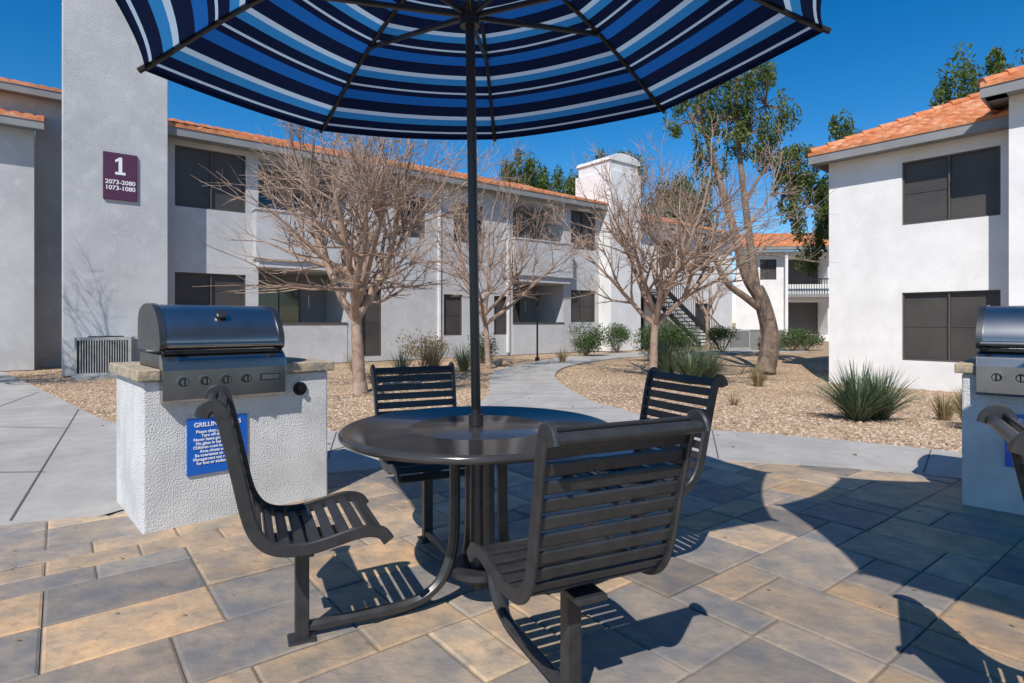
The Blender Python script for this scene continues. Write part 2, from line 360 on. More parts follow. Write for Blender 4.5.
def make_umbrella(cx,cy,lean,slx,sly,Rr,zr,zap,rot,zrun,ox=0):
    e=empty('patio_umbrella',(cx,cy,.013))
    NP=8;ap=Vector((lean*zap,0,zap))
    def corner(k,sc=1.,dz=0):
        a=rot+k*2*math.pi/NP; x=Rr*sc*math.cos(a)+lean*zr+ox; y=Rr*sc*math.sin(a)
        return Vector((x,y,zr+slx*x+sly*y+dz))
    cm=MB();cm.t=[]
    nu,nv=10,28
    for k in range(NP):
        A,B=corner(k),corner(k+1); base=len(cm.v); vs=[]
        for j in range(nv+1):
            t=j/nv
            for i in range(nu+1):
                u=i/nu; q=A*(1-u)+B*u; p=ap*(1-t)+q*t
                sag=4*u*(1-u)
                p=p+Vector((0,0,.10*math.sin(math.pi*t)*.9-.035*sag*t))
                inw=(ap-q);inw.z=0
                p+=inw*(.035*sag*t**3)
                vs.append(p);cm.t.append(t*.999)
        cm.add(vs,[(j*(nu+1)+i,j*(nu+1)+i+1,(j+1)*(nu+1)+i+1,(j+1)*(nu+1)+i) for j in range(nv) for i in range(nu)],'canopy')
        vs=[]
        for i in range(nu+1):
            p=Vector(cm.v[base+nv*(nu+1)+i]); vs+=[p,p+Vector((0,0,-.025))]
        cm.t+= [.97]*len(vs)
        cm.add(vs,[(2*i,2*i+2,2*i+3,2*i+1) for i in range(nu)],'canopy')
    cm.obj('canopy',e,smooth=True,angle=25)
    p=MB()
    p.tube([(0,0,.05),(lean*.75,0,.75),(lean*zap,0,zap+.06)],.0205,16,'pole')
    p.tube([(lean*zap,0,zap+.02),(lean*zap,0,zap+.09)],[.04,.02],12,'pole')
    p.tube([(lean*(zrun-.05),0,zrun-.05),(lean*(zrun+.04),0,zrun+.04)],.042,14,'pole')
    p.tube([(lean*.79,0,.752),(lean*.83,0,.80)],.032,14,'pole')
    for k in range(NP):
        q=corner(k); path=[]
        for j in range(13):
            t=j/12; v=ap*(1-t)+q*t; path.append(v+Vector((0,0,.10*math.sin(math.pi*t)*.9-.014)))
        a=rot+k*2*math.pi/NP
        p.sweep(path,(-math.sin(a),math.cos(a),0),.020,.022,'pole')
        v=path[7]; p.sweep([Vector((lean*zrun,0,zrun))+Vector((math.cos(a),math.sin(a),0))*.03,v+Vector((0,0,-.012))],(-math.sin(a),math.cos(a),0),.018,.024,'pole')
        p.tube([path[7]+Vector((0,0,-.02)),path[7]+Vector((0,0,.01))],.016,8,'pole')
        p.tube([path[-2],q+(q-ap).normalized()*.03+Vector((0,0,-.012))],.013,8,'pole')
    p.obj('pole_and_ribs',e,smooth=True)
    return e
make_table(T1[0],T1[1],A1)
OFF=[(.045,.02),(0,0),(.055,.0),(0,0)]
for k in range(4): make_chair(T1[0]+OFF[k][0],T1[1]+OFF[k][1],A1+k*math.pi/2)
make_umbrella(T1[0],T1[1],-.016,.057,.055,1.46,2.385,2.92,0,2.52,.06)
T2=(2.22,.96); A2=math.radians(148)
make_table(T2[0],T2[1],A2)
for k in range(4): make_chair(T2[0],T2[1],A2+k*math.pi/2)
make_umbrella(T2[0],T2[1],0,.0,.0,1.34,2.60,3.0,math.radians(108),2.7)

# ------------------------------------------------------------------ grill stations
def make_grill(cx,cy,rz):
    e=empty('grill_counter',(cx,cy,.0),rz)
    W,D=1.1,.82
    b=MB(); b.box(0,W,0,D,.0,.872,'stucco_blk'); b.obj('stucco_base',e,bevel=.012)
    s=MB(); z0,z1=.874,.94
    s.box(-.035,.082,-.03,D+.03,z0,z1,'stone'); s.box(.782,W+.035,-.03,D+.03,z0,z1,'stone'); s.box(.084,.78,.60,D+.03,z0,z1,'stone')
    s.obj('stone_slab',e,bevel=.008)
    p=MB(); p.box(.22,.56,-.012,-.002,.30,.635,'blue'); p.obj('rules_plate',e,bevel=.002)
    text('rules_title','GRILLING RULES',.036,(.39,-.0135,.585),e,off=.0008)
    body=['Please clean grill after use','Turn off all burners','Never leave grill unattended','No glass in barbecue area','Children must be supervised','Area closes at 10 pm','Be courteous to neighbors','Management not responsible','for lost or stolen articles']
    text('rules_text','\n'.join(body),.0235,(.39,-.0135,.548),e,off=.0006)
    o=MB(); o.tube([(.90,-.012,.765),(.90,.004,.765)],.045,20,'black'); o.tube([(.90,-.035,.765),(.90,-.01,.765)],.018,12,'black'); o.obj('gas_timer',e,smooth=True)
    g=empty('gas_grill',(cx,cy,0),rz)
    x0,x1=.088,.775
    m=MB(); m.box(x0,x1,.0,.56,.78,1.02,'steel_d'); m.obj('firebox',g,bevel=.004)
    m=MB()
    pr=[(.004,.745),(-.055,.745),(-.070,.76),(-.075,.93),(-.060,.985),(-.02,1.02),(.004,1.02)]
    vs=[(x,y,z) for x in (x0-.006,x1+.006) for y,z in pr]; q=len(pr)
    m.add(vs,[(i,i+1,i+1+q,i+q) for i in range(q-1)]+[tuple(range(q)),tuple(range(2*q-1,q-1,-1))],'steel'); m.obj('control_panel',g,bevel=.003)
    m=MB(); hp=[(.0,1.045),(-.02,1.06),(-.025,1.10),(-.005,1.16),(.04,1.225),(.10,1.275),(.18,1.305),(.28,1.318),(.40,1.312),(.49,1.29),(.54,1.25),(.555,1.18),(.555,1.045)]
    hp=[(v.x,v.y) for v in catmull([(a,b_,0) for a,b_ in hp],3)]; q=len(hp)
    vs=[(x,y,z) for x in (x0+.02,x1-.02) for y,z in hp]
    m.add(vs,[(i,i+1,i+1+q,i+q) for i in range(q-1)],'steel'); m.obj('hood',g,smooth=True)
    m=MB()
    for xa,xb in ((x0-.012,x0+.022),(x1-.022,x1+.012)):
        cyy,czz=.27,1.14
        vs=[(x,cyy+(y-cyy)*1.03,max(1.026,czz+(z-czz)*1.04)) for x in (xa,xb) for y,z in hp]
        m.add(vs,[(i,(i+1)%q,(i+1)%q+q,i+q) for i in range(q)]+[tuple(range(q)),tuple(range(2*q-1,q-1,-1))],'steel_d')
    m.obj('hood_end_caps',g,smooth=True)
    m=MB(); m.tube([(x0+.02,-.095,1.075),(x1-.02,-.095,1.075)],.015,14,'steel')
    for x in (x0+.05,x1-.05): m.box(x-.014,x+.014,-.095,-.01,1.062,1.088,'steel_d')
    m.box(x0+.005,x1-.005,-.035,.0,1.022,1.043,'black')
    m.obj('hood_handle',g,smooth=True)
    m=MB()
    for x in (.185,.30,.415,.53):
        m.tube([(x,-.073,.865),(x,-.082,.865)],.036,20,'steel'); m.tube([(x,-.080,.865),(x,-.11,.865)],[.027,.024],18,'black')
        m.tube([(x,-.109,.865),(x,-.114,.865)],.019,14,'steel')
        m.box(x-.004,x+.004,-.118,-.11,.846,.884,'black')
    m.box(.62,.74,-.080,-.0755,.845,.885,'black')
    m.box(.625,.735,-.0815,-.080,.850,.880,'steel')
    m.obj('burner_knobs',g,smooth=True)
    m=MB(); m.tube([(.43,.050,1.255),(.43,.038,1.268)],.032,20,'steel_d'); m.obj('thermometer',g,smooth=True)
make_grill(-2.08,3.27,math.radians(43))
make_grill(2.96,3.82,math.radians(-45))

# ------------------------------------------------------------------ buildings
def wall(mb,x0,x1,z0,z1,y,ops,depth=.12,k='stucco'):
    X=sorted(set([x0,x1]+[o[0] for o in ops]+[o[1] for o in ops])); Z=sorted(set([z0,z1]+[o[2] for o in ops]+[o[3] for o in ops]))
    X=[x for x in X if x0<=x<=x1];Z=[z for z in Z if z0<=z<=z1]
    for a,b in zip(X,X[1:]):
        for c,d in zip(Z,Z[1:]):
            mx_,mz_=(a+b)/2,(c+d)/2
            if any(o[0]<mx_<o[1] and o[2]<mz_<o[3] for o in ops): continue
            mb.quad((a,y,c),(b,y,c),(b,y,d),(a,y,d),k)
    for o in ops:
        a,b,c,d=o[:4]; dp=o[4] if len(o)>4 else depth
        mb.quad((a,y,c),(a,y+dp,c),(a,y+dp,d),(a,y,d),k); mb.quad((b,y,c),(b,y,d),(b,y+dp,d),(b,y+dp,c),k)
        mb.quad((a,y,c),(b,y,c),(b,y+dp,c),(a,y+dp,c),k); mb.quad((a,y,d),(a,y+dp,d),(b,y+dp,d),(b,y,d),k)
def window(mb,a,b,c,d,y,n=2,k='screen'):
    yy=y+.06; mb.quad((a,y+.10,c),(b,y+.10,c),(b,y+.10,d),(a,y+.10,d),k)
    f=.035
    mb.box(a,b,yy-.02,y+.11,c,c+f,'frame'); mb.box(a,b,yy-.02,y+.11,d-f,d,'frame')
    xsn=[a+(b-a)*i/n for i in range(n+1)]
    for i,x in enumerate(xsn):
        l=x if i==0 else (x-f if i==n else x-f/2); mb.box(l,l+f,yy-.018,y+.108,c+f,d-f,'frame')
    for i in range(n):
        zc=(c+d)/2; mb.box(xsn[i]+f,xsn[i+1]-f,y+.088,y+.098,zc-.006,zc+.006,'frame')
def tiles(mb,x0,x1,y0,z0,run,pitch,hipL=False,hipR=False):
    w=.27;A=.055;row=.40;tp=math.tan(pitch);cp=math.cos(pitch)
    nrow=int(run/cp/row)+1; rr=run/nrow
    U=[];u=x0
    while u<x1: U.append(u);u+=w/6
    U.append(x1)
    for i in range(nrow):
        ya,yb=i*rr,(i+1)*rr; vs=[]
        jit=R.uniform(-.02,.02)
        for yy,lift in ((ya-.02,.045),(yb,.010)):
            lo=x0+(yy if hipL else 0);hi=x1-(yy if hipR else 0)
            for u in U:
                uu=min(max(u,lo),hi); h=A*abs(math.sin(math.pi*(uu+jit)/w))**.7
                vs.append((uu,y0+yy,z0+yy*tp+h+lift))
        n=len(U)
        lo=x0+(ya if hipL else 0);hi=x1-(ya if hipR else 0)
        for u in U: uu=min(max(u,lo),hi); vs.append((uu,y0+ya-.02,z0+(ya-.02)*tp))
        fs=[(k,k+1,k+1+n,k+n) for k in range(n-1)]+[(2*n+k,2*n+k+1,k+1,k) for k in range(n-1)]
        mb.add(vs,fs,'tile')
def ridge(mb,a,b):
    a=Vector(a);b=Vector(b);L=(b-a).length;n=max(1,int(L/.42));t=(b-a)/n
    for i in range(n):
        p=a+t*i; mb.tube([p+Vector((0,0,.02)),p+t*1.08],[.105,.085],8,'tile')
def eaves(mb,x0,x1,y0,y1,z):
    mb.box(x0,x1,y0,y0+.04,z-.20,z-.004,'trim'); mb.quad((x0,y0+.04,z-.16),(x0,y1,z-.16),(x1,y1,z-.16),(x1,y0+.04,z-.16),'trim')

def balcony_bay(w,x0,x1):
    w.box(x0-.05,x1+.05,-.38,-.002,2.92,4.22,'stucco')
    w.box(x0-.08,x1+.08,-.41,-.0,4.222,4.28,'stucco')
    w.box(x0+.02,x1-.02,-.30,-.002,2.70,2.918,'stucco')
    for z0,z1 in ((0.15,2.69),(3.0,5.72)):
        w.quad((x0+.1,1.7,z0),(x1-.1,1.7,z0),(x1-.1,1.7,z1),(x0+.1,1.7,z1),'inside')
        w.box(x0+.45,x0+1.75,1.62,1.69,z0+.05,z0+2.15,'frame'); w.box(x0+.5,x0+1.08,1.60,1.618,z0+.12,z0+2.08,'glass'); w.box(x0+1.12,x0+1.70,1.60,1.618,z0+.12,z0+2.08,'glass')
        w.box(x0+2.0,x0+2.03,1.60,1.62,z0+1.5,z0+1.9,'white')
    w.box(x0+.1,x1-.1,-.02,.14,.0,1.13,'stucco'); w.box(x0+.1,x1-.1,-.035,.155,1.132,1.20,'frame')
    return [(x0+.1,x1-.1,.15,2.69,1.7),(x0+.1,x1-.1,3.9,5.72,1.7)]

def tower(name_parent,x0,x1,y0,h,k='stucco'):
    t=MB(); t.box(x0,x1,y0,1.4,0,h-.55,k)
    t.box(x0+.10,x1-.10,y0+.08,1.3,h-.55,h-.12,k)
    n=10; cx=(x0+x1)/2; rx=(x1-x0)/2-.02
    vs=[]
    for yy in (y0+.02,1.36):
        for i in range(n+1):
            a=math.pi*i/n; vs.append((cx-rx*math.cos(a),yy,h-.12+.32*math.sin(a)))
    m=n+1
    t.add(vs,[(i,i+1,i+1+m,i+m) for i in range(n)]+[tuple(range(m)),tuple(range(2*m-1,m-1,-1)),(0,m,2*m-1,m-1)],k)
    return t.obj('chimney_tower',name_parent,bevel=.02)

ROT=math.radians(38)
BA=empty('apartment_building',(-8.6,14.6,0),ROT)
w=MB(); ops=[]
for a,b,c,d,n in [(.10,1.78,4.15,5.70,2),(.10,1.78,1.62,2.48,2),(5.0,5.75,.15,2.25,1),(6.3,7.3,3.95,5.3,2),(8.0,8.75,.75,2.15,1),(8.4,9.6,3.95,5.3,2),(10.1,10.7,.75,2.15,1),(13.9,15.3,4.15,5.70,2),(13.9,15.3,1.2,2.5,2)]:
    ops.append((a,b,c,d)); window(w,a,b,c,d,0,n)
ops+=balcony_bay(w,2.0,4.72); ops+=balcony_bay(w,10.85,13.6)
wall(w,-.12,15.5,0,5.86,0,ops)
w.quad((-.12,0,0),(-.12,9,0),(-.12,9,5.86),(-.12,0,5.86),'stucco'); w.quad((15.5,0,0),(15.5,0,5.86),(15.5,9,5.86),(15.5,9,0),'stucco'); w.quad((-.12,9,0),(-.12,9,5.86),(15.5,9,5.86),(15.5,9,0),'stucco')
for x in (4.95,7.8,10.7): w.box(x-.04,x+.04,-.075,-.005,.1,5.7,'stucco_w')
w.obj('front_walls_and_windows',BA)
r=MB(); pt=math.radians(17.5); tiles(r,-.25,15.65,-.5,6.0,5.0,pt); eaves(r,-.25,15.65,-.5,0,6.0)
zr=6.0+5*math.tan(pt); r.quad((-.25,4.5,zr),(15.65,4.5,zr),(15.65,9.5,6.0),(-.25,9.5,6.0),'tile'); ridge(r,(-.25,4.5,zr+.03),(15.65,4.5,zr+.03))
for x in (-.12,15.5): r.add([(x,-.3,5.86),(x,9.3,5.86),(x,4.5,zr-.02)],[(0,1,2)],'stucco')
r.obj('tile_roof',BA)
tower(BA,-2.15,-.13,-.65,9.2); tower(BA,15.5,17.4,-.65,8.0,'stucco_w')
w=MB(); wall(w,-14,-2.7,0,6.1,2.2,[(-6.6,-5.0,.9,2.3),(-6.6,-5.0,3.8,5.3)]); window(w,-6.6,-5.0,.9,2.3,2.2); window(w,-6.6,-5.0,3.8,5.3,2.2)
w.quad((-2.7,2.2,0),(-2.7,3.3,0),(-2.7,3.3,6.1),(-2.7,2.2,6.1),'stucco'); wall(w,-2.7,0,0,7.2,3.3,[])
w.quad((-2.7,3.3,5),(-2.7,3.3,7.2),(-2.7,9,7.2),(-2.7,9,5),'stucco')
w.obj('wing_walls',BA)
r=MB(); tiles(r,-14,-2.5,1.75,6.2,1.55,pt); eaves(r,-14,-2.5,1.75,2.2,6.2); tiles(r,-14,-.12,2.85,7.35,3.2,pt); eaves(r,-14,-.12,2.85,3.3,7.35); wall(r,-14,-2.7,6.7,7.2,3.28,[])
r.obj('wing_tile_roof',BA)
sg=empty('building_number_sign',(-8.6,14.6,0),ROT)
p=MB(); p.box(-1.42,-.76,-.70,-.655,4.02,5.10,'maroon'); p.obj('plate',sg,bevel=.01)
o=MB(); yy=-.703
o.add([(-1.125,yy,4.66),(-1.055,yy,4.66),(-1.055,yy,5.0),(-1.105,yy,5.0),(-1.19,yy,4.93),(-1.19,yy,4.875),(-1.125,yy,4.915)],[(0,1,2,3,4,5,6)],'white'); o.quad((-1.19,yy,4.60),(-.99,yy,4.60),(-.99,yy,4.66),(-1.19,yy,4.66),'white'); o.obj('number',sg)
text('range','2073-2080\n1073-1080',.135,(-1.09,-.703,4.38),sg,off=.003)

BB=empty('apartment_building',(-8.6,14.6,0),ROT)
w=MB(); ops=[(18.9,19.9,.2,2.4),(21.0,22.4,3.9,5.3),(24.0,25.4,3.9,5.3),(24.0,25.4,.9,2.2)]
for o in ops: window(w,*o,1.2,2)
wall(w,17.4,27.5,0,5.86,1.2,ops,k='stucco_w'); w.quad((27.5,1.2,0),(27.5,1.2,5.86),(27.5,9,5.86),(27.5,9,0),'stucco'); w.box(17.7,19.4,.1,1.195,2.6,3.9,'stucco_w')
w.obj('walls',BB)
r=MB(); tiles(r,17.4,27.9,.75,6.0,4.5,pt); eaves(r,17.4,27.9,.75,1.2,6.0); ridge(r,(17.4,5.25,7.45),(27.9,5.25,7.45)); r.obj('tile_roof',BB)
stc=empty('exterior_staircase',(-8.6,14.6,0),ROT)
s=MB(); n=15
for i in range(n):
    x=23.9-i*.28; z=(i+1)*.18; s.box(x-.29,x,-.15,.9,z-.05,z,'trim')
for y in (-.2,.95):
    s.sweep([(24.1,y,.02),(19.6,y,2.72)],(0,1,0),.05,.26,'black'); s.sweep([(24.1,y,1.0),(19.6,y,3.7)],(0,1,0),.05,.05,'black')
    for i in range(31): x=24.05-i*.148; s.box(x-.01,x+.01,y-.01,y+.01,.03+i*.0888,1.0+i*.0888,'black')
s.box(17.75,19.6,-.25,1.19,2.56,2.70,'trim')
s.obj('stair_flight',stc)
QB=empty('apartment_building',(7.68,14.06,-.26),math.atan2(-.754,.656))
w=MB(); ops=[(1.52,3.22,3.62,5.02),(1.52,3.22,.62,2.12)]
for o in ops: window(w,*o,0,2)
wall(w,0,3.45,0,5.32,0,ops,k='stucco_w')
w.quad((0,0,0),(0,8,0),(0,8,5.32),(0,0,5.32),'stucco_w')
w.box(3.45,12,-.7,8,0,5.75,'stucco_w'); w.obj('walls_and_windows',QB)
r=MB(); p2=math.radians(25); tiles(r,-.3,3.7,-.45,5.46,4.0,p2,hipL=True); eaves(r,-.3,3.45,-.45,0,5.46)
r.box(-.3,-.26,-.41,8.4,5.26,5.456,'trim')
ridge(r,(-.27,-.42,5.52),(3.7,3.55,5.46+4*math.tan(p2)+.06))
r2=MB(); tiles(r2,3.1,12.2,-1.15,5.90,4.5,p2,hipL=True); eaves(r2,3.1,12.2,-1.15,-.7,5.90); ridge(r2,(3.12,-1.12,5.96),(7.6,3.35,5.9+4.5*math.tan(p2)+.06)); r2.box(3.1,3.14,-1.11,8,5.70,5.896,'trim')
r2.quad((3.14,-1.0,5.74),(3.14,6,5.74),(3.45,6,5.74),(3.45,-1.0,5.74),'trim')
for rr,xx,yy0,z0,run in ((r,-.3,-.45,5.46,4.),(r2,3.1,-1.15,5.90,4.5)):
    rr.quad((xx,yy0,z0),(xx+run,yy0+run,z0+run*math.tan(p2)),(xx+run,8.5,z0+run*math.tan(p2)),(xx,8.5,z0),'tile')
r.obj('tile_roof',QB); r2.obj('front_tile_roof',QB)

FB=empty('apartment_building',(15.3,37.,0),math.radians(-6))
w=MB(); ops=[(2.2,4.6,3.6,5.3,1.5),(2.2,4.6,.4,2.5,1.5),(.5,1.5,3.9,5.2),(5.6,6.8,3.9,5.2)]
for o in ops[2:]: window(w,*o,0,2)
for z0,z1 in ((.3,2.5),(3.0,5.3)): w.quad((2.2,1.5,z0),(4.6,1.5,z0),(4.6,1.5,z1),(2.2,1.5,z1),'frame')
wall(w,-1,14,0,5.7,0,ops,k='stucco_w'); w.box(2.0,4.8,-.6,-.01,2.75,2.95,'trim')
for i in range(19): w.box(2.05+i*.15,2.08+i*.15,-.58,-.55,2.95,3.85,'black')
w.box(2.0,4.8,-.6,-.53,3.85,3.92,'black'); w.box(1.84,1.995,-.6,-.45,0,5.6,'stucco_w'); w.box(4.805,4.96,-.6,-.45,0,5.6,'stucco_w')
w.obj('walls',FB); r=MB(); tiles(r,-1.4,14,-.9,5.9,4.5,pt); eaves(r,-1.4,14,-.9,0,5.9); r.obj('tile_roof',FB)

def ac(x,y,rz,wd=.95,ht=.85,nm='air_conditioner'):
    e=empty(nm,(x,y,gz(x,y)),rz); m=MB(); m.box(-.05,wd+.05,-.05,wd+.05,0,.08,'concrete'); m.box(.02,wd-.02,.02,wd-.02,.09,ht-.06,'black'); m.box(0,wd,0,wd,ht-.06,ht,'ac')
    m.box(0,wd,0,wd,.082,.14,'ac')
    for xx in (0,wd-.04):
        for yy in (0,wd-.04): m.box(xx,xx+.04,yy,yy+.04,.14,ht-.06,'ac')
    k=0.04+.045
    while k<wd-.05:
        m.box(k,k+.018,.0,.015,.14,ht-.06,'ac'); m.box(wd-.015,wd,k,k+.018,.14,ht-.06,'ac'); m.box(0,.015,k,k+.018,.14,ht-.06,'ac'); k+=.045
    m.lathe([(.0,ht+.02),(.33,ht+.02),(.34,ht+.001)],24,'black',wd/2,wd/2); m.obj('condenser',e)
ac(-9.2,12.2,ROT-.15,1.0,.9)
ac(9.2,24.6,.2,1.0,.9); ac(10.6,24.4,.2,1.0,.9)
e=empty('path_lamp',(.78,17.9,0)); m=MB(); m.tube([(0,0,-.02),(0,0,.12)],.07,12,'black'); m.tube([(0,0,0),(0,0,1.75)],.028,12,'black'); m.tube([(0,0,1.72),(0,0,1.80)],[.035,.08],12,'black')
m.tube([(0,0,1.80),(0,0,2.0)],[.055,.085],6,'glass'); m.tube([(0,0,2.0),(0,0,2.12)],[.12,.02],6,'black')
for k in range(6): a=k*math.pi/3; m.tube([(.06*math.cos(a),.06*math.sin(a),1.8),(.09*math.cos(a),.09*math.sin(a),2.0)],.008,5,'black')
m.obj('lamp_body',e)

# ------------------------------------------------------------------ trees
def rv(rr): return Vector((rr.gauss(0,1),rr.gauss(0,1),rr.gauss(0,1))).normalized()
def bare_tree(name,loc,seed,trunk_r=.085,fork=1.5,L1=2.0,nl=6,tilt=(28,60),scale=1.,lean=(0,0),k2=7,k3=7,fl=(.45,.76)):
    rr=random.Random(seed); mb=MB()
    def branch(p,d,L,r0,lvl):
        n=[6,7,5,4,3][lvl]; pts=[p];rad=[r0]; r1=r0*[.7,.34,.34,.4,.5][lvl]
        wob=[.05,.14,.15,.15,.15][lvl]; dirs=[d]
        for i in range(n):
            d=(d+rv(rr)*wob+Vector((0,0,[.05,.08,.05,.03,.0][lvl]))).normalized(); p=p+d*(L/n); pts.append(p); rad.append(r0+(r1-r0)*(i+1)/n); dirs.append(d)
        mb.tube(pts,rad,[10,7,5,4,3][lvl],'bark',cap=(lvl==0))
        return pts,rad,dirs
    def kids(pts,rad,dirs,L,lvl):
        if lvl>4: return
        cnt=[0,0,k2,k3,6][lvl]
        for c in range(cnt):
            q=rr.uniform(.22,1.) if c else 1.; idx=q*(len(pts)-1); i=min(int(idx),len(pts)-2); f=idx-i
            p=pts[i].lerp(pts[i+1],f); r=rad[i]+(rad[i+1]-rad[i])*f; d=dirs[i+1]
            side=rv(rr); side=(side-d*side.dot(d)).normalized()
            ang=math.radians(rr.uniform(28,62)) if c else .15
            nd=(d*math.cos(ang)+side*math.sin(ang)); nd.z=max(nd.z,-.12)+.05; nd.normalize()
            l=L*rr.uniform(*fl)*(1.12-.5*q if c else .7)
            a=branch(p,nd,l,max(r*.68,.0052),lvl); kids(*a,l,lvl+1)
    base=Vector((0,0,-.08)); tp,tr,td=branch(base,Vector((lean[0],lean[1],1)).normalized(),fork,trunk_r,0)
    mb.tube([(0,0,-.1),(0,0,.02),(0,0,.18)],[trunk_r*1.6,trunk_r*1.25,trunk_r*1.0],10,'bark')
    a0=rr.random()*6.28
    for k in range(nl):
        a=a0+2*math.pi*k/nl+rr.uniform(-.3,.3); tl=math.radians(rr.uniform(*tilt)); 
        d=Vector((math.sin(tl)*math.cos(a),math.sin(tl)*math.sin(a),math.cos(tl)))
        i=len(tp)-1-(1 if k%2 else 0); l=L1*rr.uniform(.8,1.15)
        x=branch(tp[i],d,l,trunk_r*rr.uniform(.55,.72),1); kids(*x,l,2)
    ob=mb.obj(name,smooth=True,loc=(loc[0],loc[1],gz(loc[0],loc[1]))); ob.scale=(scale,scale,scale); return ob
bare_tree('bare_tree',(-2.65,10.1),11,.12,1.6,2.75,8,(18,68),k2=8,k3=7,fl=(.45,.80))
bare_tree('bare_tree',(-.62,15.2),5,.085,1.5,2.6,7,(18,62),k2=7,k3=7)
bare_tree('bare_tree',(3.2,13.2),23,.105,1.6,2.9,8,(10,52),k2=7,k3=7)
bare_tree('bare_tree',(-11.9,9.0),31,.12,2.2,3.0,7,(15,45))
bare_tree('bare_tree',(8.6,25.5),41,.09,1.6,1.6,5,(15,45),k2=5,k3=5)

def leaves(mb,c,rad,n,size,rr,k='leaf',droop=0.):
    cx,cy,cz=c
    for _ in range(n):
        v=rv(rr)*(rr.random()**.5); p=Vector((cx+v.x*rad[0],cy+v.y*rad[1],cz+v.z*rad[2]))
        a=rv(rr); 
        if droop: a=(a+Vector((0,0,-droop))).normalized()
        b=a.cross(rv(rr)).normalized(); l=size*rr.uniform(.6,1.3); wd=l*.36
        mb.add([p-a*l*.5,p+b*wd*.5,p+a*l*.5,p-b*wd*.5],[(0,1,2,3)],k)
def clump_tree(name,loc,seed,limbs,clumps,size=.10,dens=700,ns=8,bk=(.25,.5)):
    rr=random.Random(seed); mb=MB()
    for pts,r0,r1 in limbs:
        P=catmull(pts,4); n=len(P); mb.tube(P,[r0+(r1-r0)*i/(n-1) for i in range(n)],9,'bark2')
    for (x,y,z,rx,ry,rz_,f) in clumps:
        n=int(dens*f)
        for s in range(ns):
            v=rv(rr); q=(x+v.x*rx*.9,y+v.y*ry*.9,z+v.z*rz_*.9); k=rr.uniform(*bk)
            leaves(mb,q,(rx*k*.85,ry*k*.85,rz_*k*1.4),n//ns,size,rr,'leaf',.9)
            mb.tube([(x,y,z),((x+q[0])/2,(y+q[1])/2,(z+q[2])/2+.1),q,(q[0],q[1],q[2]-rz_*k)],[.02,.014,.006,.003],4,'bark2',cap=False)
    return mb.obj(name,loc=loc)
clump_tree('leaning_evergreen_tree',(6.98,16.,-.05),3,[
 ([(0,0,-.1),(.12,0,.55),(.10,0,1.1),(-.08,0,1.8),(-.25,.0,2.2)],.27,.19),
 ([(-.2,0,2.0),(-.55,-.1,2.5),(-.83,-.1,3.5),(-1.15,0,4.8),(-1.5,.1,6.1),(-1.8,.2,7.3)],.16,.05),
 ([(-.1,0,1.6),(-.65,-.2,1.95),(-1.15,-.3,2.3),(-1.45,-.3,2.9),(-1.5,-.3,3.6),(-1.35,-.2,4.3)],.11,.035),
 ([(-.2,.1,2.1),(-.3,.2,3.2),(-.5,.25,5.0),(-.65,.3,6.6),(-.7,.3,8.0)],.13,.04),
 ([(-.45,.2,4.6),(0,.3,5.4),(.5,.3,5.9),(.95,.2,5.9),(1.15,.2,5.2)],.055,.015),
 ([(-1.3,.1,5.4),(-1.8,.1,6.1),(-2.1,.1,6.8)],.04,.012),([(-.6,.3,6.2),(-.1,.4,7.0),(.3,.4,7.5)],.04,.012),
 ([(-.6,.3,5.8),(-.3,.4,6.2),(.1,.4,6.4)],.035,.01),([(-1.0,0,4.4),(-1.4,0,5.0),(-1.5,0,5.6)],.03,.01),
],[(-.6,.3,8.0,.85,.8,.9,1.8),(.2,.4,7.4,.9,.7,.9,1.8),(-1.7,.2,7.6,.9,.6,.7,1.4),(-.3,.3,6.6,.8,.6,.7,1.2),(1.0,.2,5.6,.75,.6,.5,1.5),(1.25,.2,4.5,.6,.5,.9,2.0),(.8,.3,5.0,.6,.4,.8,1.2),(1.35,.2,3.5,.45,.4,.8,1.3),(-2.0,.1,6.8,.7,.45,.6,1.1),(-1.5,0,5.6,.5,.3,.5,.6),(.3,.3,5.9,.6,.4,.5,.8),(-1.0,.2,6.9,.6,.4,.5,.8)],.125,1050,ns=20,bk=(.22,.42))
def bgtree(x,y,h,r,seed,size=.36,dn=900):
    rr=random.Random(seed)
    cl=[(rr.uniform(-r,r)*.7,rr.uniform(-r,r)*.7,h*rr.uniform(.5,.93),r*.55,r*.55,h*.14,1.) for _ in range(10)]
    clump_tree('background_tree',(x,y,0),seed,[([(0,0,0),(.2,0,h*.3),(-.1,.1,h*.6),(0,0,h*.85)],.28,.06)],cl,size,dn,ns=10,bk=(.3,.6))
bgtree(1.2,40,12.0,1.9,50,.26,1500); bgtree(5.5,37,10.9,2.4,51,.26,1500); bgtree(22.6,27,13.6,2.4,52,.24,2200); bgtree(3.2,44,11.6,2.2,57,.28,1300)
bgtree(21.5,37,12.8,1.7,53,.28,1200); bgtree(13.6,48,13.0,2.8,55); bgtree(30,44,12,4,56)

